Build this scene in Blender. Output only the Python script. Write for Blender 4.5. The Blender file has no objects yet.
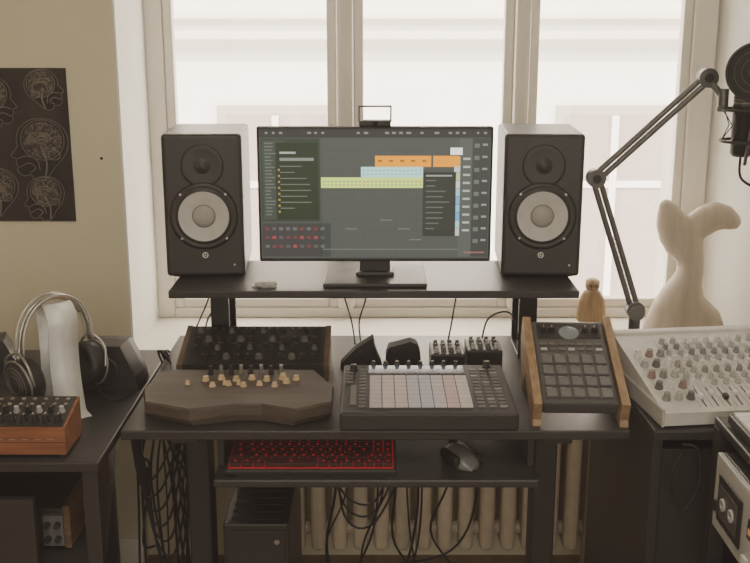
import bpy, bmesh, math, random
from mathutils import Matrix, Vector
random.seed(4)
S=bpy.context.scene
# ------------------------------------------------------------------ materials
MATS={}
def mat(name,col,rough=.5,metal=0,emit=None,es=0,var=.06,scale=40,spec=.5,bump=0):
    if name in MATS: return MATS[name]
    m=bpy.data.materials.new(name); m.use_nodes=True
    nt=m.node_tree; b=nt.nodes['Principled BSDF']
    b.inputs['Roughness'].default_value=rough; b.inputs['Metallic'].default_value=metal
    b.inputs['Specular IOR Level'].default_value=spec
    tc=nt.nodes.new('ShaderNodeTexCoord'); n=nt.nodes.new('ShaderNodeTexNoise')
    n.inputs['Scale'].default_value=scale; n.inputs['Detail'].default_value=3
    nt.links.new(tc.outputs['Object'],n.inputs['Vector'])
    r=nt.nodes.new('ShaderNodeValToRGB')
    r.color_ramp.elements[0].position=.3; r.color_ramp.elements[1].position=.7
    r.color_ramp.elements[0].color=[c*(1-var) for c in col]+[1]
    r.color_ramp.elements[1].color=[min(1,c*(1+var)) for c in col]+[1]
    nt.links.new(n.outputs['Fac'],r.inputs['Fac']); nt.links.new(r.outputs['Color'],b.inputs['Base Color'])
    if bump:
        bp=nt.nodes.new('ShaderNodeBump'); bp.inputs['Strength'].default_value=bump; bp.inputs['Distance'].default_value=.002
        nt.links.new(n.outputs['Fac'],bp.inputs['Height']); nt.links.new(bp.outputs['Normal'],b.inputs['Normal'])
    if emit:
        b.inputs['Emission Color'].default_value=list(emit)+[1]; b.inputs['Emission Strength'].default_value=es
    MATS[name]=m; return m
def wood(name,c1,c2,scale=6,rough=.5,axis='X'):
    if name in MATS: return MATS[name]
    m=mat(name,c1,rough); nt=m.node_tree; b=nt.nodes['Principled BSDF']
    tc=nt.nodes.new('ShaderNodeTexCoord'); mp=nt.nodes.new('ShaderNodeMapping')
    sc={'X':(1,12,12),'Y':(12,1,12),'Z':(12,12,1)}[axis]; mp.inputs['Scale'].default_value=sc
    n=nt.nodes.new('ShaderNodeTexNoise'); n.inputs['Scale'].default_value=scale; n.inputs['Detail'].default_value=5
    r=nt.nodes.new('ShaderNodeValToRGB')
    r.color_ramp.elements[0].position=.35; r.color_ramp.elements[1].position=.65
    r.color_ramp.elements[0].color=list(c1)+[1]; r.color_ramp.elements[1].color=list(c2)+[1]
    nt.links.new(tc.outputs['Object'],mp.inputs['Vector']); nt.links.new(mp.outputs[0],n.inputs['Vector'])
    nt.links.new(n.outputs['Fac'],r.inputs['Fac']); nt.links.new(r.outputs[0],b.inputs['Base Color'])
    return m
BLK=mat('black_plastic',(.026,.0245,.0235),.5)
BLK2=mat('black_satin',(.034,.032,.030),.42)
DESK=mat('desk_black_laminate',(.036,.034,.033),.36,var=.15,scale=120)
RUB=mat('rubber',(.016,.015,.015),.7)
GREY=mat('grey_plastic',(.14,.135,.13),.5)
LGREY=mat('light_grey_plastic',(.46,.45,.43),.5)
WHT=mat('white_plastic',(.74,.73,.70),.45)
DIM=mat('faded_print',(.25,.24,.22),.5)
SILV=mat('brushed_silver',(.62,.61,.59),.35,.6)
STEEL=mat('steel',(.45,.44,.42),.3,.9)
BEI=mat('beige_knob',(.62,.46,.28),.5)
CONE=mat('speaker_cone',(.54,.53,.50),.6)
SPK=mat('speaker_vinyl',(.034,.032,.030),.40,bump=.15,scale=300)
WALL=mat('cream_wall_paint',(.74,.68,.50),.85,var=.03,scale=3,bump=.1)
WWHT=mat('white_wall_paint',(.86,.84,.78),.8,var=.02,scale=3)
TRIM=mat('window_paint',(.80,.75,.67),.4,var=.02)
WOODS=wood('walnut_side',(.10,.06,.035),(.18,.11,.06),axis='Y')
WOODL=wood('light_wood',(.26,.16,.085),(.40,.27,.15),axis='Y')
WOODO=wood('orange_wood',(.20,.070,.030),(.30,.12,.055),axis='X')
WOODD=wood('dark_stained_wood',(.070,.054,.041),(.105,.083,.065),scale=4)
SCULP=wood('carved_pale_wood',(.48,.40,.31),(.58,.50,.40),scale=3,axis='Z')
def E(name,col,s=1.0):
    return mat(name,(.01,.01,.01),.4,emit=col,es=s,var=0)
# ------------------------------------------------------------------ mesh builder
class MB:
    def __init__(s): s.v=[];s.f=[];s.m=[];s.s=[];s.mats=[];s.M=Matrix()
    def mi(s,m):
        if m not in s.mats: s.mats.append(m)
        return s.mats.index(m)
    def add(s,vs,fs,m,smooth=False):
        o=len(s.v); i=s.mi(m)
        for p in vs: s.v.append(s.M@Vector(p))
        for f in fs: s.f.append([o+k for k in f]); s.m.append(i); s.s.append(smooth)
    def box(s,x0,x1,y0,y1,z0,z1,m,bev=0,seg=2,R=None):
        bm=bmesh.new(); bmesh.ops.create_cube(bm,size=1)
        c=Vector(((x0+x1)/2,(y0+y1)/2,(z0+z1)/2))
        for v in bm.verts: v.co=Vector((v.co.x*(x1-x0),v.co.y*(y1-y0),v.co.z*(z1-z0)))
        if bev: bmesh.ops.bevel(bm,geom=bm.edges[:],offset=bev,segments=seg,affect='EDGES',profile=.5)
        bm.verts.index_update()
        vs=[(R@v.co if R else v.co)+c for v in bm.verts]; fs=[[v.index for v in f.verts] for f in bm.faces]; bm.free()
        s.add(vs,fs,m,False)
    def cyl(s,p0,p1,r0,m,r1=None,n=20,cap=True):
        p0=Vector(p0);p1=Vector(p1); r1=r0 if r1 is None else r1
        d=(p1-p0).normalized(); a=d.orthogonal().normalized(); b=d.cross(a)
        vs=[];
        for p,r in((p0,r0),(p1,r1)):
            for i in range(n):
                t=2*math.pi*i/n; vs.append(p+(a*math.cos(t)+b*math.sin(t))*r)
        s.add(vs,[[i,(i+1)%n,n+(i+1)%n,n+i] for i in range(n)],m,True)
        if cap:
            s.add(vs[:n],[list(range(n))[::-1]],m); s.add(vs[n:],[list(range(n))],m)
    def lathe(s,prof,m,c=(0,0,0),axis=(0,0,1),n=32,smooth=True):
        c=Vector(c); d=Vector(axis).normalized(); a=d.orthogonal().normalized(); b=d.cross(a)
        vs=[]
        for r,z in prof:
            for i in range(n):
                t=2*math.pi*i/n; vs.append(c+d*z+(a*math.cos(t)+b*math.sin(t))*max(r,1e-5))
        fs=[[j*n+i,j*n+(i+1)%n,(j+1)*n+(i+1)%n,(j+1)*n+i] for j in range(len(prof)-1) for i in range(n)]
        s.add(vs,fs,m,smooth)
    def sph(s,c,r,m,n=20,k=10):
        r=r if hasattr(r,'__len__') else (r,r,r); vs=[];fs=[]
        for j in range(k+1):
            ph=math.pi*j/k
            for i in range(n):
                t=2*math.pi*i/n; q=max(math.sin(ph),1e-4)
                vs.append((c[0]+r[0]*q*math.cos(t),c[1]+r[1]*q*math.sin(t),c[2]+r[2]*math.cos(ph)))
        for j in range(k):
            for i in range(n): fs.append([j*n+i,(j+1)*n+i,(j+1)*n+(i+1)%n,j*n+(i+1)%n])
        s.add(vs,fs,m,True)
    def prism(s,poly,z0,z1,m,inset=0):
        n=len(poly); cx=sum(p[0] for p in poly)/n; cy=sum(p[1] for p in poly)/n
        def sc(p,k): return (cx+(p[0]-cx)*k,cy+(p[1]-cy)*k)
        rows=[(z0,1-2*inset),(z0+(z1-z0)*.35,1),(z1-(z1-z0)*.12,1),(z1,1-.4*inset)] if inset else [(z0,1),(z1,1)]
        vs=[]
        for z,k in rows:
            for p in poly: q=sc(p,k); vs.append((q[0],q[1],z))
        fs=[[j*n+i,j*n+(i+1)%n,(j+1)*n+(i+1)%n,(j+1)*n+i] for j in range(len(rows)-1) for i in range(n)]
        fs+= [list(range(n))[::-1],[len(vs)-n+i for i in range(n)]]
        s.add(vs,fs,m)
    def prof(s,yz,x0,x1,m):
        n=len(yz); vs=[(x0,y,z) for y,z in yz]+[(x1,y,z) for y,z in yz]
        s.add(vs,[[i,(i+1)%n,n+(i+1)%n,n+i] for i in range(n)]+[list(range(n))[::-1],list(range(n,2*n))],m)
    def loft(s,secs,m,n=28):
        vs=[];K=len(secs)
        for i,(c,rx,ry) in enumerate(secs):
            c=Vector(c); d=(Vector(secs[min(i+1,K-1)][0])-Vector(secs[max(i-1,0)][0])).normalized()
            a=Vector((d.z,0,-d.x)).normalized(); b=Vector((0,1,0))
            for k in range(n):
                t=2*math.pi*k/n; vs.append(c+a*math.cos(t)*rx+b*math.sin(t)*ry)
        fs=[[i*n+k,i*n+(k+1)%n,(i+1)*n+(k+1)%n,(i+1)*n+k] for i in range(K-1) for k in range(n)]
        fs+=[list(range(n))[::-1],[(K-1)*n+k for k in range(n)]]
        s.add(vs,fs,m,True)
    def tube(s,pts,r,m,n=8,sub=6,closed=False):
        P=[Vector(p) for p in pts]; Q=[]
        if len(P)>2 and sub>1:
            N=len(P)
            rng=range(N if closed else N-1)
            for i in rng:
                g=lambda k:P[k%N] if closed else P[max(0,min(N-1,k))]
                p0,p1,p2,p3=g(i-1),g(i),g(i+1),g(i+2)
                for k in range(sub):
                    t=k/sub
                    Q.append(.5*((2*p1)+(p2-p0)*t+(2*p0-5*p1+4*p2-p3)*t*t+(3*p1-p0-3*p2+p3)*t**3))
            if not closed: Q.append(P[-1])
        else: Q=P
        vs=[];a=None;K=len(Q)
        for i,q in enumerate(Q):
            d=(Q[(i+1)%K if closed else min(i+1,K-1)]-Q[(i-1)%K if closed else max(i-1,0)]).normalized()
            if a is None: a=d.orthogonal().normalized()
            a=(a-d*a.dot(d)).normalized(); b=d.cross(a)
            for k in range(n):
                t=2*math.pi*k/n; vs.append(q+(a*math.cos(t)+b*math.sin(t))*r)
        L=K if closed else K-1
        fs=[[i*n+k,i*n+(k+1)%n,((i+1)%K)*n+(k+1)%n,((i+1)%K)*n+k] for i in range(L) for k in range(n)]
        if not closed: fs+=[list(range(n))[::-1],[(K-1)*n+k for k in range(n)]]
        s.add(vs,fs,m,True)
    def ring(s,c,R,r,m,axis=(0,0,1),n=28,k=8):
        c=Vector(c);d=Vector(axis).normalized(); a=d.orthogonal().normalized(); b=d.cross(a)
        s.tube([c+(a*math.cos(2*math.pi*i/n)+b*math.sin(2*math.pi*i/n))*R for i in range(n)],r,m,n=k,sub=1,closed=True)
    def knob(s,x,y,z,r,h,m,line=None,ang=None):
        s.cyl((x,y,z),(x,y,z+h*.3),r*1.1,m,n=14); s.cyl((x,y,z+h*.3),(x,y,z+h),r*.9,m,r1=r*.78,n=14)
        if line:
            a=random.uniform(-2,2) if ang is None else ang
            s.box(x-r*.1+math.sin(a)*r*.35,x+r*.1+math.sin(a)*r*.35,y+math.cos(a)*r*.35-r*.3,y+math.cos(a)*r*.35+r*.3,z+h,z+h+.0006,line)
    def quad(s,x0,x1,z0,z1,y,m): s.add([(x0,y,z0),(x1,y,z0),(x1,y,z1),(x0,y,z1)],[[0,1,2,3]],m)
    def obj(s,name,loc=(0,0,0),rz=0,parent=None):
        me=bpy.data.meshes.new(name); me.from_pydata([tuple(v) for v in s.v],[],s.f)
        for m in s.mats: me.materials.append(m)
        for p,i,sm in zip(me.polygons,s.m,s.s): p.material_index=i; p.use_smooth=sm
        bm=bmesh.new(); bm.from_mesh(me); bmesh.ops.recalc_face_normals(bm,faces=bm.faces[:]); bm.to_mesh(me); bm.free()
        o=bpy.data.objects.new(name,me); S.collection.objects.link(o); o.location=loc; o.rotation_euler=(0,0,rz)
        if parent: o.parent=parent
        return o
T=Matrix.Translation
def RX(a): return Matrix.Rotation(math.radians(a),4,'X')
def RZ(a): return Matrix.Rotation(math.radians(a),4,'Z')

# ------------------------------------------------------------------ room shell
YW=2.75; YG=3.10; NL0,NL1=-.672,-.665; NR0,NR1=1.12,.985; SILL=.66; ZT=2.35; CEIL=2.75
m=MB()
m.box(-2.2,NL0,YW,YG+.15,0,CEIL,WALL); m.box(NR0,2.2,YW,YG+.15,0,CEIL,WALL)
m.box(NL0,NR0,YW,YG+.15,ZT,CEIL,WALL); m.box(NL0,NR0,YW+.06,YG+.15,0,SILL-.03,WALL)
m.prism([(NL0,YW),(NL1,YG),(NL1,YG+.15),(NL0,YG+.15)],SILL-.03,ZT,WWHT)
m.prism([(NR0,YW+.001),(NR0,YG+.15),(NR1,YG+.15),(NR1,YG)],SILL-.03,ZT,WWHT)
m.prism([(NL0-.001,YW+.002),(NL1-.004,YG),(NL1+.003,YG),(NL0+.005,YW+.002)],SILL,ZT,WWHT)
m.cyl((-.724,YW-.001,1.19),(-.724,YW+.01,1.19),.004,RUB)
m.obj('wall_back')
FLOORM=wood('oak_floor',(.22,.14,.08),(.32,.21,.12),scale=3,axis='Y')
m=MB(); m.box(-2.3,2.3,-1.6,YW+.1,-.1,0,FLOORM); m.obj('floor')
m=MB(); m.box(-2.3,2.3,-1.6,YG+.15,CEIL,CEIL+.1,WWHT); m.obj('ceiling')
m=MB(); m.box(-2.3,-2.2,-1.6,YG+.15,0,CEIL,WALL); m.obj('wall_left')
m=MB(); m.box(2.2,2.3,-1.6,YG+.15,0,CEIL,WALL); m.obj('wall_right')
m=MB(); m.box(-2.2,2.2,-1.6,-1.5,0,CEIL,WALL); m.obj('wall_front')
m=MB(); m.box(-2.2,NL0,YW-.015,YW,0,.09,WWHT,.003); m.obj('baseboard_back')
m=MB(); m.prism([(NL0+.002,YW-.03),(NR0-.002,YW-.03),(NR1,YG-.005),(NL1,YG-.005)],SILL-.03,SILL,TRIM); m.obj('trim_sill')
def pane_frame(m,x0,x1,z0,z1,y,w=.03):
    m.box(x0,x0+w,y-.02,y+.02,z0,z1,TRIM,.004); m.box(x1-w,x1,y-.02,y+.02,z0,z1,TRIM,.004)
    m.box(x0+w,x1-w,y-.02,y+.02,z0,z0+w,TRIM,.004); m.box(x0+w,x1-w,y-.02,y+.02,z1-w,z1,TRIM,.004)
m=MB()
m.box(NL1,-.612,YG-.03,YG+.08,SILL,ZT,TRIM,.006); m.box(.915,NR1,YG-.03,YG+.08,SILL,ZT,TRIM,.006)
m.box(-.612,.915,YG-.03,YG+.08,SILL,SILL+.03,TRIM,.004); m.box(-.612,.915,YG-.03,YG+.08,ZT-.05,ZT,TRIM,.004)
m.box(-.112,-.062,YG-.05,YG+.08,SILL+.03,ZT-.05,TRIM,.012); m.box(.402,.447,YG-.05,YG+.08,SILL+.03,ZT-.05,TRIM,.012)
for a,b in((-.612,-.112),(-.062,.402),(.447,.915)): pane_frame(m,a,b,SILL+.03,ZT-.05,YG,.028)
G=bpy.data.materials.new('window_glass'); G.use_nodes=True; nt=G.node_tree; nt.nodes.clear()
o=nt.nodes.new('ShaderNodeOutputMaterial'); mx=nt.nodes.new('ShaderNodeMixShader'); tr=nt.nodes.new('ShaderNodeBsdfTransparent'); gl=nt.nodes.new('ShaderNodeBsdfGlossy')
gl.inputs['Roughness'].default_value=.02; mx.inputs[0].default_value=.04; tr.inputs[0].default_value=(.99,.97,.94,1)
nt.links.new(tr.outputs[0],mx.inputs[1]); nt.links.new(gl.outputs[0],mx.inputs[2]); nt.links.new(mx.outputs[0],o.inputs[0])
for a,b in((-.584,-.14),(-.034,.374),(.475,.887)): m.box(a-.004,b+.004,YG-.002,YG+.002,SILL+.055,ZT-.075,G)
m.obj('window_1')
# facade across the street
FAC=mat('facade_plaster',(.80,.76,.71),.9,var=.03,scale=2); FW=mat('facade_window',(.36,.29,.26),.5); FT=mat('facade_trim',(.42,.36,.31),.8)
m=MB(); Y=9
m.box(-9,9,Y,Y+.6,-5,9,FAC)
for z in(1.33,4.6,-1.9): m.box(-9,9,Y-.10,Y,z,z+.07,FT); m.box(-9,9,Y-.05,Y,z+.2,z+.24,FT)
for i,x in enumerate((-6.6,-3.7,-.85,2.05,4.95)):
    for zt in(.85,3.9,-2.3):
        m.box(x-.50,x+.50,Y-.05,Y,zt-1.9,zt,FT); m.box(x-.42,x+.42,Y-.06,Y,zt-1.82,zt-.08,FW)
        m.box(x-.03,x+.03,Y-.085,Y,zt-1.82,zt-.08,FAC); m.box(x-.42,x+.42,Y-.075,Y,zt-.7,zt-.64,FAC)
        m.box(x-.58,x+.58,Y-.12,Y,zt-1.98,zt-1.9,FT)
m.obj('building_facade')
m=MB(); m.box(-9,9,3.4,9,-5.1,-5,mat('street_asphalt',(.3,.3,.3),.9)); m.obj('street_ground')

# ------------------------------------------------------------------ radiator
RADM=mat('radiator_enamel',(.70,.60,.45),.4)
m=MB(); n=17
for i in range(n):
    x=-.33+i*.058
    m.box(x-.021,x+.021,2.60,2.72,.12,.60,RADM,.018,3)
    m.cyl((x-.03,2.66,.56),(x+.03,2.66,.56),.02,RADM); m.cyl((x-.03,2.66,.17),(x+.03,2.66,.17),.02,RADM)
for x in(-.33,.598): m.box(x-.012,x+.012,2.62,2.70,0,.14,RADM,.004)
m.cyl((.62,2.66,.17),(.68,2.66,.17),.012,RADM); m.cyl((.68,2.66,.17),(.68,2.66,0),.012,RADM)
m.obj('radiator')

# ------------------------------------------------------------------ desk
D=.75
m=MB()
m.box(-.508,.508,1.938,2.59,D-.02,D,DESK,.003)
for sx in(-.39,.375):
    m.box(sx-.025,sx+.025,2.12,2.20,.03,D-.02,BLK2,.004); m.box(sx-.03,sx+.03,1.98,2.57,0,.03,BLK2,.004)
    m.box(sx-.03,sx+.03,1.99,2.55,D-.05,D-.02,BLK2,.003)
m.box(-.36,.35,2.40,2.43,.55,.66,BLK2,.003)
for sx in(-.322,.312): m.box(sx,sx+.014,1.98,2.26,.655,D-.02,BLK2,.002)
m.box(-.323,.329,1.915,2.28,.637,.655,DESK,.004)
m.obj('desk')
SH=.948
m=MB(); m.box(-.47,.465,2.285,2.60,SH-.018,SH,DESK,.003)
for x in(-.375,.37):
    m.box(x-.022,x+.022,2.420,2.435,D,SH-.018,BLK2,.002); m.box(x-.022,x+.022,2.54,2.555,D,SH-.018,BLK2,.002)
    m.box(x-.026,x+.026,2.34,2.56,SH-.03,SH-.018,BLK2,.002); m.box(x-.024,x+.024,2.415,2.56,D,D+.006,BLK2,.002)
m.obj('monitor_riser_shelf')

# ------------------------------------------------------------------ speakers
def speaker(x,rz):
    m=MB()
    m.box(-.093,.093,0,.26,.004,.342,SPK,.009,3)
    for a in(-.07,.07):
        for b in(.03,.23): m.cyl((a,b,0),(a,b,.006),.012,RUB)
    zc=.150
    m.lathe([(.080,.001),(.080,-.003),(.076,-.006),(.070,-.0065),(.066,-.004),(.0635,-.007),(.061,-.0085),(.058,-.007)],BLK2,(0,0,zc),(0,1,0),48)
    m.lathe([(.0605,-.0078),(.050,-.0060),(.036,-.0035),(.0255,-.002)],CONE,(0,0,zc),(0,1,0),48)
    m.lathe([(.0262,-.0022),(.0245,-.0045),(.018,-.0085),(.010,-.0105),(0,-.011)],mat('dust_cap',(.38,.37,.35),.5),(0,0,zc),(0,1,0),40)
    m.ring((0,-.0025,zc),.0262,.0012,GREY,(0,1,0),40,6)
    for k in range(4):
        a=math.pi/4+k*math.pi/2; m.cyl((math.cos(a)*.074,-.0085,zc+math.sin(a)*.074),(math.cos(a)*.074,-.004,zc+math.sin(a)*.074),.003,STEEL,n=8)
    zt=.268
    m.lathe([(.050,.001),(.050,-.001),(.046,-.0018),(.038,-.001),(.026,-.0006),(.018,-.0006)],SPK,(0,0,zt),(0,1,0),48)
    m.lathe([(.019,-.001),(.017,-.003),(.014,-.0028),(.011,-.006),(.005,-.008),(0,-.0085)],mat('tweeter_dome',(.045,.043,.041),.45),(0,0,zt),(0,1,0),32)
    m.ring((0,-.0008,.056),.006,.0014,WHT,(0,1,0),20,6)
    for k in range(3):
        a=math.pi/2+k*2.094; m.cyl((0,-.001,.056),(math.cos(a)*.006,-.001,.056+math.sin(a)*.006),.0009,WHT,n=6)
    m.box(.066,.070,-.001,0,.03,.034,WHT)
    m.box(-.05,.05,.259,.264,.05,.20,BLK2,.002)
    m.cyl((0,.255,.28),(0,.264,.28),.03,RUB)
    return m.obj('studio_monitor_speaker',(x,2.409,SH),rz)
speaker(-.402,math.radians(3)); speaker(.393,math.radians(-3))

# ------------------------------------------------------------------ monitor
m=MB()
W,H=.540,.314; zb=.048
m.box(-W/2,W/2,0,.022,zb,zb+H,BLK,.004); m.box(-W/2+.06,W/2-.06,.02,.05,zb+.03,zb+H-.06,BLK,.012)
m.box(-.036,.036,.028,.045,.01,zb+.14,BLK2,.004); m.box(-.045,.045,.01,.06,.008,.02,BLK2,.004)
m.box(-.12,.12,-.06,.14,0,.009,BLK2,.003)
sx0,sx1=-W/2+.006,W/2-.006; sz0,sz1=zb+.008,zb+H-.006
def em(c,s=1):
    k=.62 if max(c)<.2 else .9
    if c==OR: k=.8
    return E('screen_%d_%d_%d'%tuple(int(k*255) for k in c),c,k)
OR=(1.0,.36,.0)
def scr(u0,v0,u1,v1,c,l=1):
    m.quad(sx0+u0/230*(sx1-sx0),sx0+u1/230*(sx1-sx0),sz1-v1/130*(sz1-sz0),sz1-v0/130*(sz1-sz0),-.0003-.00025*l,em(c))
BG=(.070,.080,.070)
scr(0,0,230,130,BG)
scr(0,0,230,8,(.03,.032,.03),2)
for u in range(6,225,7):
    if random.random()<.7: scr(u,2.5,u+random.uniform(2,5),4.5,(.22,.22,.2),3)
scr(1,9,60,92,(.028,.050,.028),2); scr(3,11,26,90,(.05,.065,.05),3)
for i in range(22): 
    scr(5,13+i*3.4,5+random.uniform(5,12),14.2+i*3.4,(.16,.19,.15),4)
scr(16,13,58,90,(.016,.030,.012),4)
scr(20,28,54,31,(.18,.21,.17),5); scr(20,22,36,24,(.35,.40,.33),5)
for i in range(8):
    scr(20,36+i*6,20+random.uniform(14,32),37.0+i*6,(.17,.19,.14),5); scr(18,39+i*6,20,41+i*6,(.3,.25,.05),5)
scr(1,94,70,128,(.045,.045,.045),2)
for i in range(9):
    for j in range(3): scr(4+i*7,98+j*9,8+i*7,101+j*9,random.choice([(.26,.04,.04),(.14,.14,.13),(.19,.04,.04),(.1,.1,.1)]),3)
scr(62,9,199,128,(.078,.088,.076),2)
for i in range(13): scr(62+i*10.5,9,62.3+i*10.5,128,(.062,.069,.062),3)
for i in range(9): scr(62,20+i*10,199,20.4+i*10,(.058,.064,.058),4)
scr(115,26,171,37,OR,5); scr(173,26,199,37,OR,5)
for i in range(5): scr(118+i*11,30,122+i*11,32,(.3,.12,.0),6)
scr(101,37,163,47.5,(.42,.74,.68),5)
for i in range(15): scr(103+i*4,40,105+i*4,41.3,(.25,.4,.36),6)
for i in range(15): scr(103+i*4,43.5,104.6+i*4,45,(.25,.4,.36),6)
scr(61,47.5,163,58,(.66,.78,.16),5)
for i in range(25): scr(63+i*4,51,65+i*4,52.5,(.3,.34,.1),6)
for i in range(25): scr(63+i*4,54.5,65.4+i*4,55.6,(.3,.34,.1),6)
scr(163,42,196,107,(.028,.034,.026),7); scr(166,45,192,46.5,(.3,.3,.28),8)
for i in range(10): scr(166,50+i*5.4,166+random.uniform(8,24),51.2+i*5.4,(.15,.16,.13),8)
scr(199,9,212,128,(.10,.11,.10),3); scr(190,18,202,25,(1,1,.95),5)
cols=[(.75,.42,.06),(.55,.55,.5),(.50,.60,.22),(.6,.6,.55),(.30,.55,.62),(.15,.35,.60),(.12,.50,.62),(.10,.35,.62),(.35,.60,.55),(.5,.5,.45)]
for i,c in enumerate(cols): scr(194,27+i*8,200,34.5+i*8,c,5)
for i in range(10): scr(203,28+i*8,210,30+i*8,(.4,.42,.36),5)
scr(212,9,229,128,(.045,.05,.045),3)
for i in range(9):
    scr(214,14+i*12,219,18+i*12,(.16,.18,.15),5); scr(222,14+i*12,227,16+i*12,(.24,.25,.22),5)
for u,v in((138,99),(120,90),(85,99),(150,110)): scr(u,v,u+12,v+1.2,(.18,.19,.17),5)
scr(62,120,199,121,(.16,.17,.15),5); scr(205,123,226,124.5,(.25,.10,.08),5)
m.box(-.036,.036,-.004,.03,zb+H,zb+H+.014,BLK,.003)
for a,b,c,d in((-.038,-.034,zb+H+.010,zb+H+.047),(.034,.038,zb+H+.010,zb+H+.047)): m.box(a,b,.005,.015,c,d,GREY,.001)
m.box(-.038,.038,.005,.015,zb+H+.043,zb+H+.047,GREY,.001); m.lathe([(.006,0),(.005,-.002),(0,-.003)],RUB,(0,-.004,zb+H+.007),(0,1,0),16)
m.obj('computer_monitor',(0.0,2.375,SH))

m=MB()
for i in range(7): m.sph((random.uniform(-.02,.02),random.uniform(-.012,.012),.006),(.010,.008,.006),LGREY,10,6)
m.box(-.028,.028,-.01,.01,0,.004,LGREY,.001); m.obj('earbud_case',(-.255,2.325,SH))

# ------------------------------------------------------------------ analog synth
m=MB(); y0,y1=2.235,2.395
m.prof([(y0,.752),(y0,.790),(y1,.832),(y1,.752)],-.437,-.117,BLK2)
for a in(-.449,-.117): m.prof([(y0-.004,.75),(y0-.004,.790),(y1+.004,.833),(y1+.004,.75)],a,a+.012,WOODS)
m.M=T((-.432,y0,.790))@RX(math.degrees(math.atan2(.042,y1-y0)))
m.box(.004,.306,.006,.158,0,.0015,BLK)
for j in range(4):
    for i in range(12):
        if (i*3+j*5)%7==0: continue
        m.knob(.018+i*.0249,.025+j*.037,.0015,.0060 if j%2 else .0080,.010,BLK2 if (i+j)%3 else GREY,DIM)
for i in range(8): m.box(.03+i*.035,.042+i*.035,.088,.0893,.0015,.002,DIM)
for i in range(16): m.cyl((.015+i*.0184,.153,.0015),(.015+i*.0184,.153,.003),.003,STEEL,n=8)
m.obj('analog_synthesizer')

m=MB()
poly=[(-.490,2.078),(-.470,1.998),(-.372,1.955),(-.283,1.985),(-.229,1.985),(-.157,1.955),(-.088,1.998),(-.088,2.09),(-.135,2.200),(-.470,2.200)]
m.prism(poly,.752,.790,WOODD,.035)
for x,y in((-.42,2.03),(-.15,2.03),(-.42,2.16),(-.15,2.16)): m.cyl((x,y,D),(x,y,.756),.012,RUB)
z=.790
for i in range(8): m.knob(-.36+i*.022,2.165+(.006 if i%2 else 0),z,.0055,.020,STEEL if i%2 else BLK)
for i in range(6): m.knob(-.365+i*.033,2.125+(.008 if i%2 else 0),z,.0075,.010,BEI)
for i in range(5): m.knob(-.345+i*.033,2.088+(.008 if i%2 else 0),z,.0065,.009,BEI)
for x,y in((-.20,2.145),(-.19,2.11),(-.17,2.13)): m.knob(x,y,z,.0075,.010,BEI)
for x in(-.40,-.32,-.29): m.knob(x,2.10,z,.005,.009,BEI)
m.obj('wooden_touch_controller')

# pad controller
m=MB(); m.box(-.070,.285,1.925,2.228,.754,.792,BLK,.005)
for x in(-.05,.26):
    for y in(1.95,2.2): m.cyl((x,y,D),(x,y,.755),.012,RUB)
m.M=T((-.069,1.925,.792))
m.box(.055,.265,.243,.292,0,.001,mat('lcd_glass',(.05,.05,.06),.1,emit=(.25,.27,.30),es=.15))
for i in range(8):
    m.box(.057+i*.026,.079+i*.026,.232,.239,0,.0025,GREY,.0006)
    m.knob(.066+i*.0262,.2975,0,.0055,.010,BLK2)
PC=[(.62,.50,.50),(.72,.60,.54),(.76,.60,.54),(.62,.58,.62),(.60,.60,.68),(.70,.62,.62),(.74,.52,.50),(.76,.68,.62)]
for i in range(8):
    for j in range(8):
        c=PC[i]; pm=mat('pad_%d'%i,tuple(k*.62 for k in c),.5,emit=c,es=.08)
        m.box(.058+i*.0262,.0825+i*.0262,.030+j*.0242,.0525+j*.0242,0,.003,pm,.001,1)
m.box(.018,.030,.045,.16,0,.0025,GREY,.001)
for j in range(12):
    for x in(.008,.036): 
        if x<.03 and j<7: continue
        m.box(x,x+.014,.03+j*.0205,.042+j*.0205,0,.0025,GREY,.0007,1)
    for x in(.276,.298,.320): m.box(x,x+.015,.03+j*.0205,.042+j*.0205,0,.0025,GREY if (j+int(x*1000))%5 else DIM,.0007,1)
m.knob(.022,.262,0,.009,.014,BLK2,WHT); m.knob(.318,.285,0,.009,.014,BLK2,WHT); 
m.obj('pad_controller')

# sampler on wooden angled stand
m=MB(); L=.262; tilt=22.5
m.M=RX(tilt); w=.156
m.box(0,w,0,L,-.008,.024,mat('sampler_grey',(.078,.076,.074),.42),.006)
z=.024
m.box(.010,w-.010,L-.060,L-.012,z,z+.0012,BLK); m.lathe([(.022,0),(.022,.002),(.019,.003),(0,.003)],mat('round_display',(.12,.13,.12),.15,emit=(.20,.22,.20),es=.2),(w/2,L-.042,z),(0,0,1),32)
for x in(.022,.042,w-.042,w-.022): m.knob(x,L-.035,z,.0075,.012,BLK2,WHT)
for i in range(7): m.box(.012+i*.0195,.026+i*.0195,L-.085,L-.078,z,z+.003,GREY,.0007,1); m.box(.012+i*.0195,.026+i*.0195,L-.102,L-.094,z,z+.003,GREY if i%3 else LGREY,.0007,1)
for i in range(5):
    for j in range(4):
        m.box(.010+i*.028,.033+i*.028,.014+j*.0345,.040+j*.0345,z,z+.0045,mat('sampler_pad',(.15,.15,.15),.6),.0015,1)
        m.box(.012+i*.028,.024+i*.028,.0425+j*.0345,.044+j*.0345,z,z+.0006,LGREY)
m.M=Matrix()
s_,c_=math.sin(math.radians(tilt)),math.cos(math.radians(tilt))
def P(y,z): return (y*c_-z*s_, y*s_+z*c_)
fz=-.028
for a in(-.018,w+.001):
    m.prof([P(-.012,-.012),P(-.012,.030),P(L+.006,.030),P(L+.006,-.03),(.225,fz),(.195,fz),P(.15,-.03),(.04,fz),(-.012,fz)],a,a+.017,WOODL)
m.box(-.018,w+.018,.20,.22,fz,fz+.02,WOODL,.002)
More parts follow.
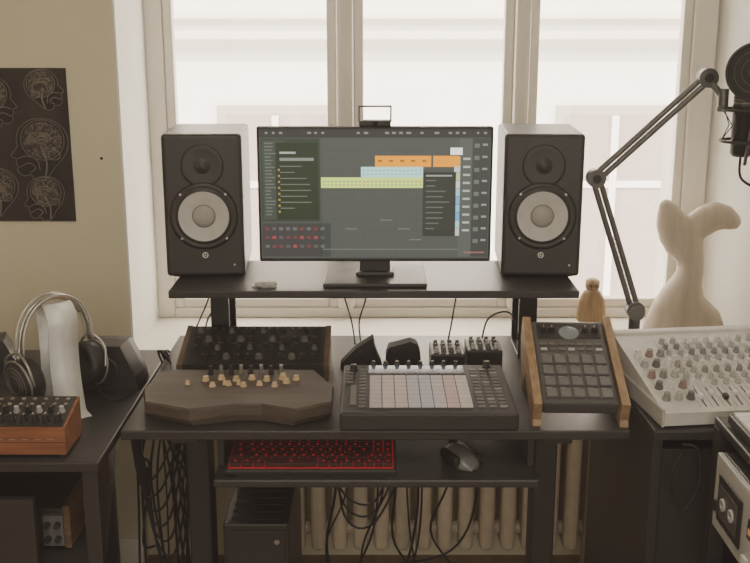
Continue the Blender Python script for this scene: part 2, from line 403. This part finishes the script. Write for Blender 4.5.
m.obj('drum_sampler',(.336,1.975,.778),math.radians(-2))

for k,(x,y,w,hh) in enumerate(((.130,2.30,.080,.042),(.216,2.31,.082,.048))):
    m=MB(); m.box(0,w,0,.10,.002,hh,BLK2,.004)
    for a in(.012,w-.012):
        for b in(.015,.085): m.cyl((a,b,0),(a,b,.004),.006,RUB)
    m.M=T((0,0,hh))
    for j in range(3):
        for i in range(4): m.knob(.014+i*(w-.028)/3,.02+j*.028,0,.0055,.012,GREY if (i+j)%3 else LGREY,DIM)
    m.M=Matrix()
    m.cyl((w*.3,.10,.02),(w*.3,.125,.02),.006,STEEL); m.tube([(w*.3,.125,.02),(w*.3,.15,.018),(w*.5,.17,.004)],.0025,RUB)
    m.obj('effects_module',(x,y,D))

def silh(name,prof2,loc,rows=((-.03,.72),(-.018,.95),(0,1),(.018,.95),(.03,.72))):
    m=MB(); m.M=RX(90); vs=[];n=len(prof2);K=len(rows)
    for z,k in rows: vs+=[(x*k,y*k,z) for x,y in prof2]
    m.add(vs,[[j*n+i,j*n+(i+1)%n,(j+1)*n+(i+1)%n,(j+1)*n+i] for j in range(K-1) for i in range(n)]+[list(range(n)),list(range((K-1)*n,K*n))],RUB)
    m.obj(name,loc)
silh('triangular_phone_stand',[(-.056,0),(-.054,.018),(-.034,.040),(-.018,.056),(.004,.070),(.022,.082),(.025,.062),(.030,.044),(.040,.022),(.045,0)],(-.026,2.33,D))
silh('sunglasses_case',[(-.042,0),(-.043,.030),(-.036,.052),(-.020,.056),(-.006,.060),(.014,.066),(.030,.060),(.038,.040),(.040,.016),(.036,0)],(.068,2.34,D),((-.03,.85),(-.02,1),(.02,1),(.03,.85)))

# ------------------------------------------------------------------ keyboard + mouse
m=MB()
KM=mat('keycap',(.045,.018,.019),.5,emit=(.5,.02,.03),es=.006)
GL=mat('key_glow',(.25,.02,.02),.5,emit=(1,.02,.04),es=.08)
tl=RX(6); kd=.150; kw=.345
m.M=T((0,0,.004))@tl
m.box(0,kw,0,kd,0,.012,BLK,.003); m.box(.006,kw-.006,.006,kd-.006,.012,.0135,GL)
rows=[(0,.009),(1,.033),(2,.055),(3,.077),(4,.099),(5,.125)]
for r,y in rows:
    x=.008; ends=kw-.008
    widths=[1]*17
    if r==0: widths=[1.25,1.25,1.25,5.6,1.25,1.25,1.25,1.25,1,1,1]
    if r==1: widths=[2.2]+[1]*10+[2.3,.8,1,.8]
    if r==2: widths=[1.75]+[1]*11+[2.0,1,1]
    if r==3: widths=[1.5]+[1]*12+[1.5,1,1]
    if r==4: widths=[1]*13+[2,1,1]
    u=(ends-x)/sum(widths)
    for wd in widths:
        m.prism([(x+.0012,y),(x+wd*u-.0012,y),(x+wd*u-.0012,y+.0185),(x+.0012,y+.0185)],.014,.023,KM,.04)
        m.box(x+wd*u/2-.0028,x+wd*u/2+.0028,y+.007,y+.013,.0231,.0234,GL)
        x+=wd*u
m.M=Matrix()
m.box(.02,.06,.12,.135,0,.018,BLK); m.box(kw-.06,kw-.02,.12,.135,0,.018,BLK); m.box(.02,kw-.02,.004,.014,0,.006,BLK)
m.obj('mechanical_keyboard',(-.301,1.927,.655))
m=MB()
vs=[];fs=[];N=20;K=9
for j in range(K+1):
    v=j/K; yy=-.055+.11*v; wv=.031*(max(0.02,1-(abs(2*v-1))**3.2))**.5*(1-.12*math.sin(math.pi*v)); hv=.036*math.sin(math.pi*(.12+.80*(1-v)**.85))**.8*(.35+.65*(1-abs(2*v-1)**4))
    for i in range(N): a=math.pi*i/(N-1); vs.append((wv*math.cos(a),yy,.001+hv*math.sin(a)**.8 if 0<i<N-1 else .001))
for j in range(K):
    for i in range(N-1): fs.append([j*N+i,j*N+i+1,(j+1)*N+i+1,(j+1)*N+i])
fs.append([j*N for j in range(K+1)]+[j*N+N-1 for j in range(K,-1,-1)])
m.add(vs,fs,mat('mouse_shell',(.16,.155,.15),.3),True)
m.cyl((-.004,.03,.030),(.004,.03,.030),.010,RUB,n=16); m.box(-.034,-.020,-.035,.03,.006,.026,BLK,.004); m.box(.020,.034,-.035,.03,.006,.026,BLK,.004); m.box(-.0012,.0012,.01,.05,.02,.0335,RUB)
m.obj('computer_mouse',(.178,2.005,.655),math.radians(25))

m=MB(); m.box(-.325,-.185,2.03,2.39,.01,.50,BLK2,.004); m.box(-.318,-.192,2.026,2.032,.03,.485,BLK,.002)
for i in range(9): m.box(-.310,-.200,2.05+i*.035,2.06+i*.035,.499,.502,RUB)
m.cyl((-.21,2.024,.46),(-.21,2.03,.46),.006,STEEL)
for x in(-.31,-.20):
    for y in(2.06,2.36): m.cyl((x,y,0),(x,y,.012),.014,RUB)
m.obj('computer_tower')

# ------------------------------------------------------------------ left table / rack
TL=.74
m=MB()
m.box(-1.25,-.518,1.806,2.50,TL-.02,TL,DESK,.003)
for x in(-.555,-1.25): m.box(x,x+.03,1.82,1.85,0,TL-.02,BLK2,.002)
for x in(-.70,-1.25): m.box(x,x+.03,2.45,2.48,0,TL-.02,BLK2,.002)
m.prism([(-1.25,1.83),(-.525,1.83),(-.66,2.48),(-1.25,2.48)],.10,.115,BLK2); m.prism([(-1.25,1.83),(-.525,1.83),(-.66,2.48),(-1.25,2.48)],.50,.515,BLK2)
m.box(-1.25,-.65,1.815,1.83,.10,.66,BLK2); m.box(-1.25,-.68,2.465,2.475,.1,TL-.02,BLK2)
m.obj('side_table')
m=MB(); m.box(-.80,-.62,1.90,2.25,.519,.60,BLK2,.003); m.box(-.62,-.606,1.89,2.20,.519,.61,WOODS,.002); m.box(-.66,-.62,1.888,1.90,.525,.590,GREY)
for a in(-.78,-.64):
    for b in(1.93,2.22): m.cyl((a,b,.515),(a,b,.521),.01,RUB)
for j in range(2):
    for i in range(2): m.cyl((-.65+i*.02,1.888,.542+j*.03),(-.65+i*.02,1.876,.542+j*.03),.006,BLK)
m.obj('rack_preamp')

m=MB()
m.prof([(0,.006),(0,.058),(.11,.082),(.11,.006)],-.19,0,WOODO)
for a in(-.185,-.01):
    for b in(.01,.1): m.cyl((a,b,0),(a,b,.008),.008,RUB)
m.M=T((-.185,.003,.0585))@RX(math.degrees(math.atan2(.024,.11)))
m.box(0,.180,.004,.108,0,.002,BLK)
for i in range(8):
    m.knob(.014+i*.0218,.022,.002,.0075,.016,BLK2,WHT); m.knob(.014+i*.0218,.052,.002,.0055,.013,LGREY if i%2 else BLK2,WHT)
    m.cyl((.014+i*.0218,.078,.002),(.014+i*.0218,.078,.004),.004,STEEL,n=10); m.cyl((.014+i*.0218,.096,.002),(.014+i*.0218,.096,.004),.004,STEEL,n=10)
m.M=Matrix()
for i in range(7): m.box(-.178+i*.024,-.166+i*.024,-.001,0,.036,.0375,DIM)
m.box(-.19,.0,-.0005,0,.030,.031,RUB)
m.obj('desktop_synthesizer',(-.584,1.830,TL))

for (x,y,rz) in((-.600,2.245,-5),(-.885,2.27,14)):
    m=MB()
    m.M=RX(90)
    m.prism([(-.078,.0),(.078,0),(.072,.035),(.040,.104),(-.046,.104),(-.070,.035)],-.045,.045,BLK2,.03)
    m.M=Matrix(); m.lathe([(.034,0),(.033,-.004),(.028,-.005),(.024,-.001),(.012,.0),(.010,-.003),(0,-.004)],BLK,(0,-.044,.046),(0,1,0),32)
    m.obj('desktop_speaker',(x,y,TL),math.radians(rz))

# headphones + stand
m=MB()
def ribbon(m,path,w,t,mt):
    P=[Vector((0,a,b)) for a,b in path]; vs=[];
    for i,p in enumerate(P):
        d=(P[min(i+1,len(P)-1)]-P[max(i-1,0)]).normalized(); nrm=Vector((0,-d.z,d.y))
        for sx in(-w/2,w/2):
            for sn in(-t/2,t/2): vs.append(p+nrm*sn+Vector((sx,0,0)))
    fs=[]
    for i in range(len(P)-1):
        a=i*4;b=a+4
        for q in((0,1),(1,3),(3,2),(2,0)): fs.append([a+q[0],a+q[1],b+q[1],b+q[0]])
    fs+=[[0,1,3,2],[len(vs)-4+k for k in(0,1,3,2)]]
    m.add(vs,fs,mt,True)
path=[(-.085,.0025),(-.060,.004)]
for i in range(13):
    t=i/12; path.append((-.050+.014*math.sin(t*math.pi)+.012*t,.010+t*.185))
for i in range(1,12):
    a=math.pi-math.pi*i/12; path.append((.0+.038*math.cos(a),.196+.036*math.sin(a)))
for i in range(13):
    t=1-i/12; path.append((.050-.014*math.sin(t*math.pi)-.012*t,.010+t*.185))
path+=[(.060,.004),(.085,.0025)]
ribbon(m,path,.062,.003,mat('aluminium_ribbon',(.82,.82,.80),.45,.15)); m.obj('headphone_stand',(-.665,2.09,TL),math.radians(35))
m=MB(); R=.083; top=.246
CUP=mat('cup_silver',(.30,.29,.28),.4,.5)
arc=[]
for i in range(17):
    a=math.pi*i/16; arc.append((-R*math.cos(a),0,.135+(top+.003-.135)*math.sin(a)**.8))
m.tube(arc,.004,STEEL,n=8,sub=2)
m.tube([(x*.94,.0,z-.004) for x,_,z in arc[3:14]],.0052,mat('leather_band',(.30,.24,.17),.6),n=10,sub=2)
for dy in(-.014,.014): m.tube([(x,dy,z+.002) for x,_,z in arc],.0024,SILV,n=6,sub=2)
for sx in(-1,1):
    c=Vector((sx*.080,0,.082)); ax=Vector((sx,0,-.12)).normalized()
    m.lathe([(.0,-.002),(.028,-.006),(.040,-.026),(.047,-.020),(.048,-.006),(.046,.002),(.047,.012),(.045,.016),(.043,.016)],BLK,c,ax,36)
    m.lathe([(.044,.014),(.034,.019),(.018,.021),(.016,.022),(0,.0225)],mat('cup_grille',(.07,.068,.065),.5,.5),c,ax,36)
    for rr in(.020,.028,.036): m.ring(c+ax*(.0215-(rr-.02)*.18),rr,.0010,GREY,ax,32,6)
    m.ring(c+ax*.012,.048,.0026,CUP,ax,36,6)
    m.tube([c+ax*.006+Vector((0,-.049,0)),c+Vector((sx*.012,-.042,.04)),c+Vector((sx*.010,-.012,.060)),c+Vector((sx*.010,.012,.060)),c+Vector((sx*.012,.042,.04)),c+ax*.006+Vector((0,.049,0))],.003,STEEL,n=8)
    m.cyl(c+Vector((sx*.008,0,.052)),(sx*R,0,.155),.004,STEEL,n=10)
    m.tube([c+Vector((0,-.01,-.046)),c+Vector((sx*.01,-.03,-.070)),c+Vector((.02,-.06,-.0795)),c+Vector((.05+.02*sx,-.05,-.0795))],.0018,RUB,n=6)
m.obj('headphones',(-.672,2.09,TL),math.radians(50))

# ------------------------------------------------------------------ poster: brain / head scans
m=MB(); m.box(-1.07,-.802,YW-.004,YW-.0005,1.022,1.425,mat('poster_dark',(.034,.028,.024),.6,var=.5,scale=9))
PM=mat('scan_print',(.05,.05,.05),.6); nt=PM.node_tree; b=nt.nodes['Principled BSDF']
tc=nt.nodes.new('ShaderNodeTexCoord'); nz=nt.nodes.new('ShaderNodeTexNoise'); nz.inputs['Scale'].default_value=26; nz.inputs['Detail'].default_value=3; nz.inputs['Distortion'].default_value=2
mt=nt.nodes.new('ShaderNodeMath'); mt.operation='MULTIPLY'; mt.inputs[1].default_value=5; fr=nt.nodes.new('ShaderNodeMath'); fr.operation='FRACT'
rp=nt.nodes.new('ShaderNodeValToRGB'); rp.color_ramp.elements[0].color=(.040,.034,.029,1); rp.color_ramp.elements[1].color=(.20,.17,.145,1); rp.color_ramp.elements[0].position=.35; rp.color_ramp.elements[1].position=.95
nt.links.new(tc.outputs['Object'],nz.inputs['Vector']); nt.links.new(nz.outputs['Fac'],mt.inputs[0]); nt.links.new(mt.outputs[0],fr.inputs[0]); nt.links.new(fr.outputs[0],rp.inputs[0]); nt.links.new(rp.outputs[0],b.inputs['Base Color'])
PL=mat('poster_line',(.24,.21,.18),.6); PD=mat('scan_tissue',(.020,.017,.015),.6)
HEAD=[(-.10,-1.0),(-.42,-.62),(-.72,-.30),(-.92,.12),(-.88,.52),(-.60,.86),(-.15,1.0),(.32,.94),(.66,.66),(.78,.30),(.76,.10),(.98,-.22),(.82,-.30),(.84,-.46),(.78,-.56),(.80,-.72),(.62,-.88),(.36,-.84),(.26,-1.0)]
def head(cx,cz,r,flip=1,rot=0):
    def tr(p,k=1,dx=0,dz=0):
        x=(p[0]*k+dx)*flip; z=p[1]*k+dz; c,s=math.cos(rot),math.sin(rot)
        return (cx+(x*c-z*s)*r,cz+(x*s+z*c)*r)
    def P3(pts,y): return [(min(-.804,max(-1.068,x)),y,min(1.423,max(1.024,z))) for x,z in pts]
    o=P3([tr(p) for p in HEAD],YW-.0045); m.add(o,[list(range(len(o)))],PD)
    m.tube(P3([tr(p) for p in HEAD],YW-.0048),.0009,PL,n=5,sub=3,closed=True)
    br=[( .88*.74*math.cos(a)-.08,.60*math.sin(a)+.30) for a in [2*math.pi*i/28 for i in range(28)]]
    b3=P3([tr(p) for p in br],YW-.0052); m.add(b3,[list(range(28))],PM)
    m.tube(P3([tr(p,1.1,0,-.03) for p in br],YW-.0055),.0010,PL,n=5,sub=1,closed=True)
    m.tube(P3([tr(p) for p in((-.02,.1),(-.12,-.2),(-.18,-.5),(-.10,-.95))],YW-.0055),.0022,PL,n=5)
    m.tube(P3([tr((-.45+.2*math.cos(a),-.20+.16*math.sin(a))) for a in [i*.6283 for i in range(10)]],YW-.0055),.0012,PL,n=5,sub=1,closed=True)
    m.tube(P3([tr(p) for p in((.76,-.3),(.45,-.22),(.15,-.35),(.05,-.7))],YW-.0055),.0012,PL,n=5)
    m.tube(P3([tr(p) for p in((.74,-.60),(.4,-.45),(.2,-.62),(.4,-.78))],YW-.0055),.0012,PL,n=5)
    for q in((.0,.34,.30),(-.05,.30,.16)):
        m.tube(P3([tr((q[0]+q[2]*1.3*math.cos(a),q[1]+q[2]*.7*math.sin(a))) for a in [math.pi*i/8 for i in range(9)]],YW-.0057),.0012,PL,n=5,sub=2)
head(-.882,1.215,.080,-1); head(-.862,1.370,.052,1,.15); head(-.880,1.084,.058,-1,.1); head(-1.00,1.34,.066,1); head(-1.01,1.10,.066,-1)
m.obj('brain_scan_poster')

# ------------------------------------------------------------------ right table + mixer
TR=.765
m=MB()
m.box(.545,1.30,1.90,2.50,TR-.02,TR,DESK,.003)
m.box(.550,.570,1.92,2.48,0,TR-.02,BLK2,.002); m.box(1.26,1.28,1.92,2.48,0,TR-.02,BLK2,.002); m.box(.57,1.26,2.44,2.46,.05,TR-.02,BLK2)
m.box(.57,1.26,1.93,1.945,.05,TR-.05,BLK2,.002)
m.obj('side_cabinet')
MX=mat('mixer_panel',(.60,.59,.56),.45); m=MB()
Wm,Lm=.52,.30; ta=13
zt_=.030+Lm*math.tan(math.radians(ta))
m.prof([(0,.004),(0,.030),(Lm,zt_),(Lm,.004)],0,Wm,MX)
m.box(-.006,0,-.004,Lm+.004,.002,.040,LGREY,.003)
m.box(0,Wm,Lm,Lm+.03,.004,zt_+.006,MX,.005)
for a in(.03,Wm-.03):
    for b in(.03,Lm-.03): m.cyl((a,b,0),(a,b,.006),.012,RUB)
m.M=T((0,0,.030))@RX(ta)
kc=[LGREY,WHT,mat('mid_grey_knob',(.28,.275,.26),.5),mat('slate_knob',(.25,.26,.28),.5),mat('taupe_knob',(.30,.22,.19),.5)]
for i in range(20):
    x=.018+i*.0252
    if i<3:
        for j in range(5): m.knob(x+.004,.05+j*.042,0,.008,.016,[kc[2],LGREY,GREY,WHT,kc[4]][(i+j*2)%5],DIM)
        continue
    m.box(x-.0012,x+.0012,.018,.085,0,.0008,BLK)
    fy=.03+.035*random.random(); m.box(x-.005,x+.005,fy,fy+.014,0,.010,WHT if i%5 else BLK2,.0015,1)
    for j in range(8): m.knob(x,.100+j*.0240,0,.0062,.013,[WHT,LGREY,LGREY,kc[2],WHT,LGREY,kc[3],LGREY][(j+(i//5))%8],DIM)
    m.box(x-.0126,x-.0122,.015,.285,0,.0006,GREY)
m.obj('mixing_console',(.568,1.915,TR),math.radians(7))

# boom arm with microphone
m=MB(); AB=mat('boom_metal',(.13,.128,.122),.38,.4)
bx,by=.629,2.425
m.box(bx-.025,bx+.025,by-.03,by+.03,TR,TR+.02,AB,.003)
m.cyl((bx,by,TR+.015),(bx,by,.85),.014,AB); m.cyl((bx,by-.02,.862),(bx,by+.02,.862),.020,AB)
J1=Vector((bx,by,.865)); J2=Vector((.518,by,1.185)); J3=Vector((.752,by-.03,1.418))
def arm(a,b,off):
    d=(b-a).normalized(); n=Vector((-d.z,0,d.x)).normalized()
    for s in(-1,1): m.cyl(a+n*off*s,b+n*off*s,.0068,AB,n=12)
    L=(b-a).length; pts=[]
    for i in range(70):
        t=.12+.45*i/69; ang=i*1.2; pts.append(a+d*L*t+n*math.cos(ang)*.005+Vector((0,math.sin(ang)*.005,0)))
    m.tube(pts,.0011,STEEL,n=5,sub=1)
arm(J1,J2,.0078); arm(J2,J3,.0078)
for j in(J1,J2,J3):
    m.cyl(j+Vector((0,-.014,0)),j+Vector((0,.014,0)),.022,AB,n=24); m.cyl(j+Vector((0,-.018,0)),j+Vector((0,-.012,0)),.010,BLK)
m.cyl(J3,(.785,by-.05,1.375),.008,AB); m.cyl((.785,by-.05,1.395),(.785,by-.05,1.345),.012,AB)
mc=Vector((.828,by-.07,1.330)); 
for z in(-.05,.02): m.ring(mc+Vector((0,0,z)),.048,.0035,BLK,(0,0,1),32,8)
for k in range(8):
    a=k*math.pi/4; b=a+math.pi/8
    p=[mc+Vector((math.cos(a)*.048,math.sin(a)*.048,-.05)),mc+Vector((math.cos(b)*.030,math.sin(b)*.030,-.015)),mc+Vector((math.cos(a)*.048,math.sin(a)*.048,.02))]
    m.tube(p,.0014,RUB,n=5,sub=1)
m.cyl((.775,by-.055,1.350),(.786,by-.07,1.350),.006,AB)
m.lathe([(0,-.085),(.018,-.085),(.024,-.078),(.025,.02),(.026,.022),(.026,.03)],BLK,mc,(0,0,1),28)
m.lathe([(.025,.03),(.026,.07),(.022,.085),(.010,.092),(0,.093)],mat('mic_grille',(.12,.115,.11),.4,.7),mc,(0,0,1),28)
for k in range(6): m.ring(mc+Vector((0,0,.035+k*.008)),.0262,.0008,STEEL,(0,0,1),24,5)
pf=mc+Vector((-.008,-.075,.106)); ax=Vector((.25,1,0)).normalized()
m.ring(pf,.060,.004,BLK,ax,40,8)
m.lathe([(.058,0),(.04,-.003),(0,-.004)],mat('pop_filter_mesh',(.035,.033,.032),.8),pf,ax,36)
for r in(.015,.03,.045): m.ring(pf-ax*.0035,r,.0007,GREY,ax,30,5)
m.tube([pf+Vector((0,0,-.062)),pf+Vector((.01,.02,-.10)),mc+Vector((0,-.03,-.10)),mc+Vector((0,-.045,-.05))],.004,AB,n=8)
m.tube([mc+Vector((0,0,-.085)),mc+Vector((.01,0,-.14)),mc+Vector((.10,.02,-.16)),mc+Vector((.2,.04,-.05))],.003,RUB,n=8)
m.obj('boom_arm_microphone')

# ------------------------------------------------------------------ right rack with cassette deck
m=MB()
X=.655
m.box(X,1.25,1.22,1.885,.785,.803,BLK2,.004); m.box(X,1.25,1.22,1.885,.60,.615,BLK2); m.box(X,1.25,1.22,1.885,.10,.12,BLK2)
for y in(1.22,1.855): m.box(X,X+.03,y,y+.03,0,.785,BLK2,.002); m.box(1.2,1.23,y,y+.03,0,.785,BLK2,.002)
m.box(1.232,1.245,1.22,1.885,.1,.785,BLK2)
m.box(X,1.22,1.22,1.885,.40,.415,BLK2)
m.obj('equipment_rack')
m=MB()
m.M=T((X-.006,1.80,.615))@RZ(-90)
m.box(0,.43,0,.28,.004,.150,BLK2,.003); m.box(0,.43,-.012,0,.004,.150,LGREY,.003)
m.box(.03,.15,-.016,-.012,.03,.12,BLK,.002); m.box(.045,.135,-.018,-.016,.045,.105,mat('cassette_window',(.10,.095,.09),.2)); 
for a in(.068,.112): m.lathe([(.012,0),(.012,-.003),(.005,-.003),(.005,-.001)],LGREY,(a,-.018,.075),(0,1,0),20)
for i in range(6): m.box(.17+i*.03,.195+i*.03,-.018,-.012,.02,.034,WHT,.0015)
m.box(.18,.34,-.014,-.012,.07,.105,BLK)
for i in range(10): m.box(.186+i*.015,.198+i*.015,-.015,-.014,.08,.09,E('vu_led',(.9,.35,.1),.3))
for a in(.365,.40):
    m.lathe([(.014,0),(.014,-.016),(.012,-.018),(0,-.018)],SILV,(a,-.012,.09),(0,1,0),20); m.lathe([(.009,0),(.009,-.012),(0,-.012)],SILV,(a,-.012,.04),(0,1,0),16)
m.box(.012,.020,-.016,-.012,.04,.06,BLK)
for a in(.045,.40):
    for b in(.03,.25): m.cyl((a,b,0),(a,b,.006),.012,RUB)
m.obj('cassette_deck')
m=MB(); m.M=T((X+.01,1.84,.803))@RZ(-90)
m.box(0,.50,0,.16,.003,.022,BLK2,.004); m.box(0,.50,.155,.26,.003,.04,BLK2,.004)
for i in range(20): m.box(.012+i*.0237,.034+i*.0237,.006,.12,.022,.029,WHT,.001,1)
for i in range(19):
    if i%7 in(2,6): continue
    m.box(.029+i*.0237,.042+i*.0237,.05,.12,.029,.037,RUB,.001,1)
for i in range(10): m.cyl((.04+i*.045,.21,.04),(.04+i*.045,.21,.052),.008,LGREY)
for a in(.03,.47):
    for b in(.03,.23): m.cyl((a,b,0),(a,b,.005),.010,RUB)
m.obj('keyboard_synthesizer')
m=MB(); m.M=T((X+.0,1.82,.415))@RZ(-90)
m.box(0,.36,0,.25,.004,.10,BLK2,.003); m.box(0,.36,-.008,0,.004,.10,LGREY,.002)
for i in range(6): m.lathe([(.012,0),(.012,-.014),(0,-.014)],BLK if i%2 else SILV,(.04+i*.055,-.008,.055),(0,1,0),18)
m.box(.02,.07,-.010,-.008,.015,.025,mat('orange_label',(.7,.25,.08),.5))
for a in(.045,.33):
    for b in(.03,.22): m.cyl((a,b,0),(a,b,.006),.012,RUB)
m.obj('audio_interface')

# ------------------------------------------------------------------ sculpture on sill
m=MB()
m.loft([((.0,0,.000),.108,.066),((.0,0,.006),.117,.072),((.000,0,.028),.117,.072),((-.004,0,.060),.106,.066),((-.010,0,.095),.084,.056),((-.008,0,.130),.060,.048),((.002,0,.165),.042,.042),
        ((.010,0,.20),.036,.038),((.004,0,.235),.040,.038),((-.012,0,.27),.054,.040),((-.024,0,.30),.064,.038),((-.030,0,.325),.062,.032),((-.032,0,.345),.050,.022)],SCULP)
m.loft([((-.02,0,.26),.044,.034),((-.042,0,.305),.048,.034),((-.056,0,.340),.044,.030),((-.066,0,.368),.032,.024),((-.076,0,.388),.020,.016),((-.082,0,.397),.009,.009)],SCULP)
m.loft([((-.03,0,.29),.044,.034),((.01,0,.318),.040,.034),((.042,0,.340),.044,.032),((.068,0,.352),.044,.030),((.098,0,.347),.036,.026),((.122,0,.334),.026,.020),((.138,0,.325),.014,.013)],SCULP)
o=m.obj('carved_sculpture',(.888,2.88,SILL))
r=o.modifiers.new('Remesh','REMESH'); r.mode='VOXEL'; r.voxel_size=.005; r.use_smooth_shade=True
s=o.modifiers.new('Smooth','SMOOTH'); s.factor=.6; s.iterations=14
m=MB(); FG=wood('figurine_wood',(.36,.25,.14),(.50,.37,.22),axis='Z'); FH=mat('figurine_head',(.24,.16,.10),.7)
m.lathe([(0,0),(.030,0),(.036,.006),(.039,.03),(.037,.06),(.031,.088),(.022,.104),(.016,.110)],FG,(0,0,0),(0,0,1),28)
for k in range(30):
    a=2*math.pi*k/30; m.tube([(.020*math.cos(a),.020*math.sin(a),.106),(.033*math.cos(a),.033*math.sin(a),.085),(.040*math.cos(a),.040*math.sin(a),.05),(.041*math.cos(a),.041*math.sin(a),.012+.008*random.random())],.0022,FG,n=5,sub=3)
m.sph((0,0,.122),(.021,.020,.020),FH,20,12); m.lathe([(.022,0),(.020,.008),(.012,.014),(0,.016)],FG,(0,0,.130),(0,0,1),24)
m.sph((-.007,-.018,.124),.0024,RUB,8,5); m.sph((.007,-.018,.124),.0024,RUB,8,5); m.sph((0,-.020,.118),.003,FG,8,5)
m.obj('wooden_figurine',(.645,2.99,SILL))

# ------------------------------------------------------------------ cables
CB=mat('cable_rubber',(.020,.019,.019),.55)
m=MB()
for i in range(16):
    x=random.uniform(-.56,-.44); y=random.uniform(2.25,2.42); z0=.70
    d=random.uniform(-.04,.05); zb_=random.uniform(.05,.4)
    m.tube([(x,y+.06,z0),(x+d*.3,y-.03,z0-.12),(x+d,y+random.uniform(-.04,.04),(z0+zb_)/2),(x+d*.6+random.uniform(-.02,.03),y,zb_),(x+d*.2,y+.05,zb_-.04)],random.uniform(.002,.0035),CB,n=6)
for i in range(7):
    x=-.58+i*.006; m.tube([(x,2.30,.63-i*.02),(x+.03,2.25,.50-.03*i),(x+.08,2.25,.53-.04*i),(x+.13,2.28,.66)],.0028,CB,n=6)
m.obj('cable_bundle')
m=MB()
for i in range(9):
    x=random.uniform(-.16,.18); y=random.uniform(2.46,2.56); d=random.uniform(-.05,.05)
    m.tube([(x,y,.71),(x+d*.5,y,.55),(x+d,y-.02,.38),(x+d*.4+random.uniform(-.04,.04),y,.22),(x+random.uniform(-.06,.06),y,.10)],random.uniform(.0022,.0035),CB,n=6)
for i in range(3): m.tube([(-.14+i*.02,2.5,.50),(-.08,2.47,.36-.03*i),(.0,2.47,.34-.03*i),(.06+.02*i,2.5,.48)],.003,CB,n=6)
m.tube([(.24,2.50,.6),(.26,2.47,.35),(.20,2.47,.2),(.05,2.5,.14)],.003,CB,n=6)
m.obj('cable_bundle')
m=MB()
for pts in ([(-.03,2.52,.965),(-.10,2.48,.99),(-.13,2.45,.985),(-.05,2.43,1.01)],[(.03,2.52,.965),(.08,2.48,.985),(.12,2.46,1.0)],
            [(-.095,2.61,.945),(-.085,2.61,.87),(-.06,2.55,.80),(-.05,2.50,.754)],[(-.02,2.61,.945),(-.022,2.58,.86),(-.04,2.55,.80),(-.035,2.5,.754)],
            [(.235,2.61,.94),(.21,2.56,.88),(.19,2.50,.80),(.18,2.49,.754)],
            [(.26,2.44,.77),(.28,2.47,.83),(.33,2.45,.85),(.345,2.40,.80),(.345,2.38,.754)],
            [(-.40,2.61,.95),(-.385,2.62,.86),(-.43,2.58,.80),(-.43,2.5,.754)],[(-.435,2.61,.95),(-.43,2.62,.86),(-.45,2.58,.80),(-.47,2.5,.754)]):
    m.tube(pts,.0022,CB,n=6)
m.obj('desk_cable')
m=MB()
for i in range(4): m.tube([(-.505,2.44-i*.03,.754),(-.50,2.38-i*.03,.775+.01*i),(-.48,2.33,.758),(-.47,2.27,.754)],.0025,CB,n=6)
m.tube([(.60,1.893,.72),(.58,1.893,.66),(.61,1.893,.60),(.64,1.893,.66),(.63,1.893,.73),(.60,1.893,.74)],.003,CB,n=6)
m.obj('audio_cable')

# ------------------------------------------------------------------ added ceiling fill light with a made-up fixture (out of view)
m=MB(); m.lathe([(0,0),(.28,0),(.28,-.05),(.26,-.06)],WHT,(-.3,.6,CEIL),(0,0,1),40)
m.lathe([(.262,-.058),(.2,-.066),(0,-.07)],E('fill_diffuser',(1,.93,.82),3),(-.3,.6,CEIL),(0,0,1),40); m.obj('ceiling_fill_fixture')
def area(name,loc,rot,sx,sy,e,col,portal=False):
    l=bpy.data.lights.new(name,'AREA'); l.shape='RECTANGLE'; l.size=sx; l.size_y=sy; l.energy=e; l.color=col
    o=bpy.data.objects.new(name,l); S.collection.objects.link(o); o.location=loc; o.rotation_euler=rot
    if portal: l.cycles.is_portal=True
    return o
area('ceiling_fill_light',(-.3,.6,CEIL-.08),(0,0,0),.5,.5,7,(1,.93,.82))  # soft fill added overhead to brighten the interior
area('rear_fill_light',(.2,-1.3,1.4),(math.radians(88),0,0),2.4,1.6,15,(1,.94,.85))  # added unseen fill from behind the camera, lifts desk fronts and radiator
area('window_portal',(.16,YG+.10,1.5),(math.radians(-90),0,0),1.65,1.7,1,(1,1,1),True)
sun=bpy.data.lights.new('sun','SUN'); sun.energy=5.0; sun.angle=.05; sun.color=(1,.95,.88)
so=bpy.data.objects.new('sun',sun); S.collection.objects.link(so); so.rotation_euler=(math.radians(42),0,math.radians(-15)); so.location=(0,0,6)
w=bpy.data.worlds.new('sky'); S.world=w; w.use_nodes=True; b=w.node_tree.nodes['Background']
b.inputs[0].default_value=(1,.965,.905,1); b.inputs[1].default_value=4.4
# ------------------------------------------------------------------ camera
c=bpy.data.cameras.new('camera'); co=bpy.data.objects.new('camera',c); S.collection.objects.link(co)
co.location=(0,0,1.54); co.rotation_euler=(math.radians(90-14),0,0); c.sensor_width=36; c.lens=36*1040/750; c.clip_start=.05
S.camera=co
vs_=S.view_settings; vs_.view_transform='AgX'; vs_.exposure=0.8
vs_.use_curve_mapping=True
cm=vs_.curve_mapping
for i,l in enumerate((.0095,.0074,.0062)):
    cv=cm.curves[i]; cv.points[0].location=(0,l); cv.points[-1].location=(1,1)
cm.update()
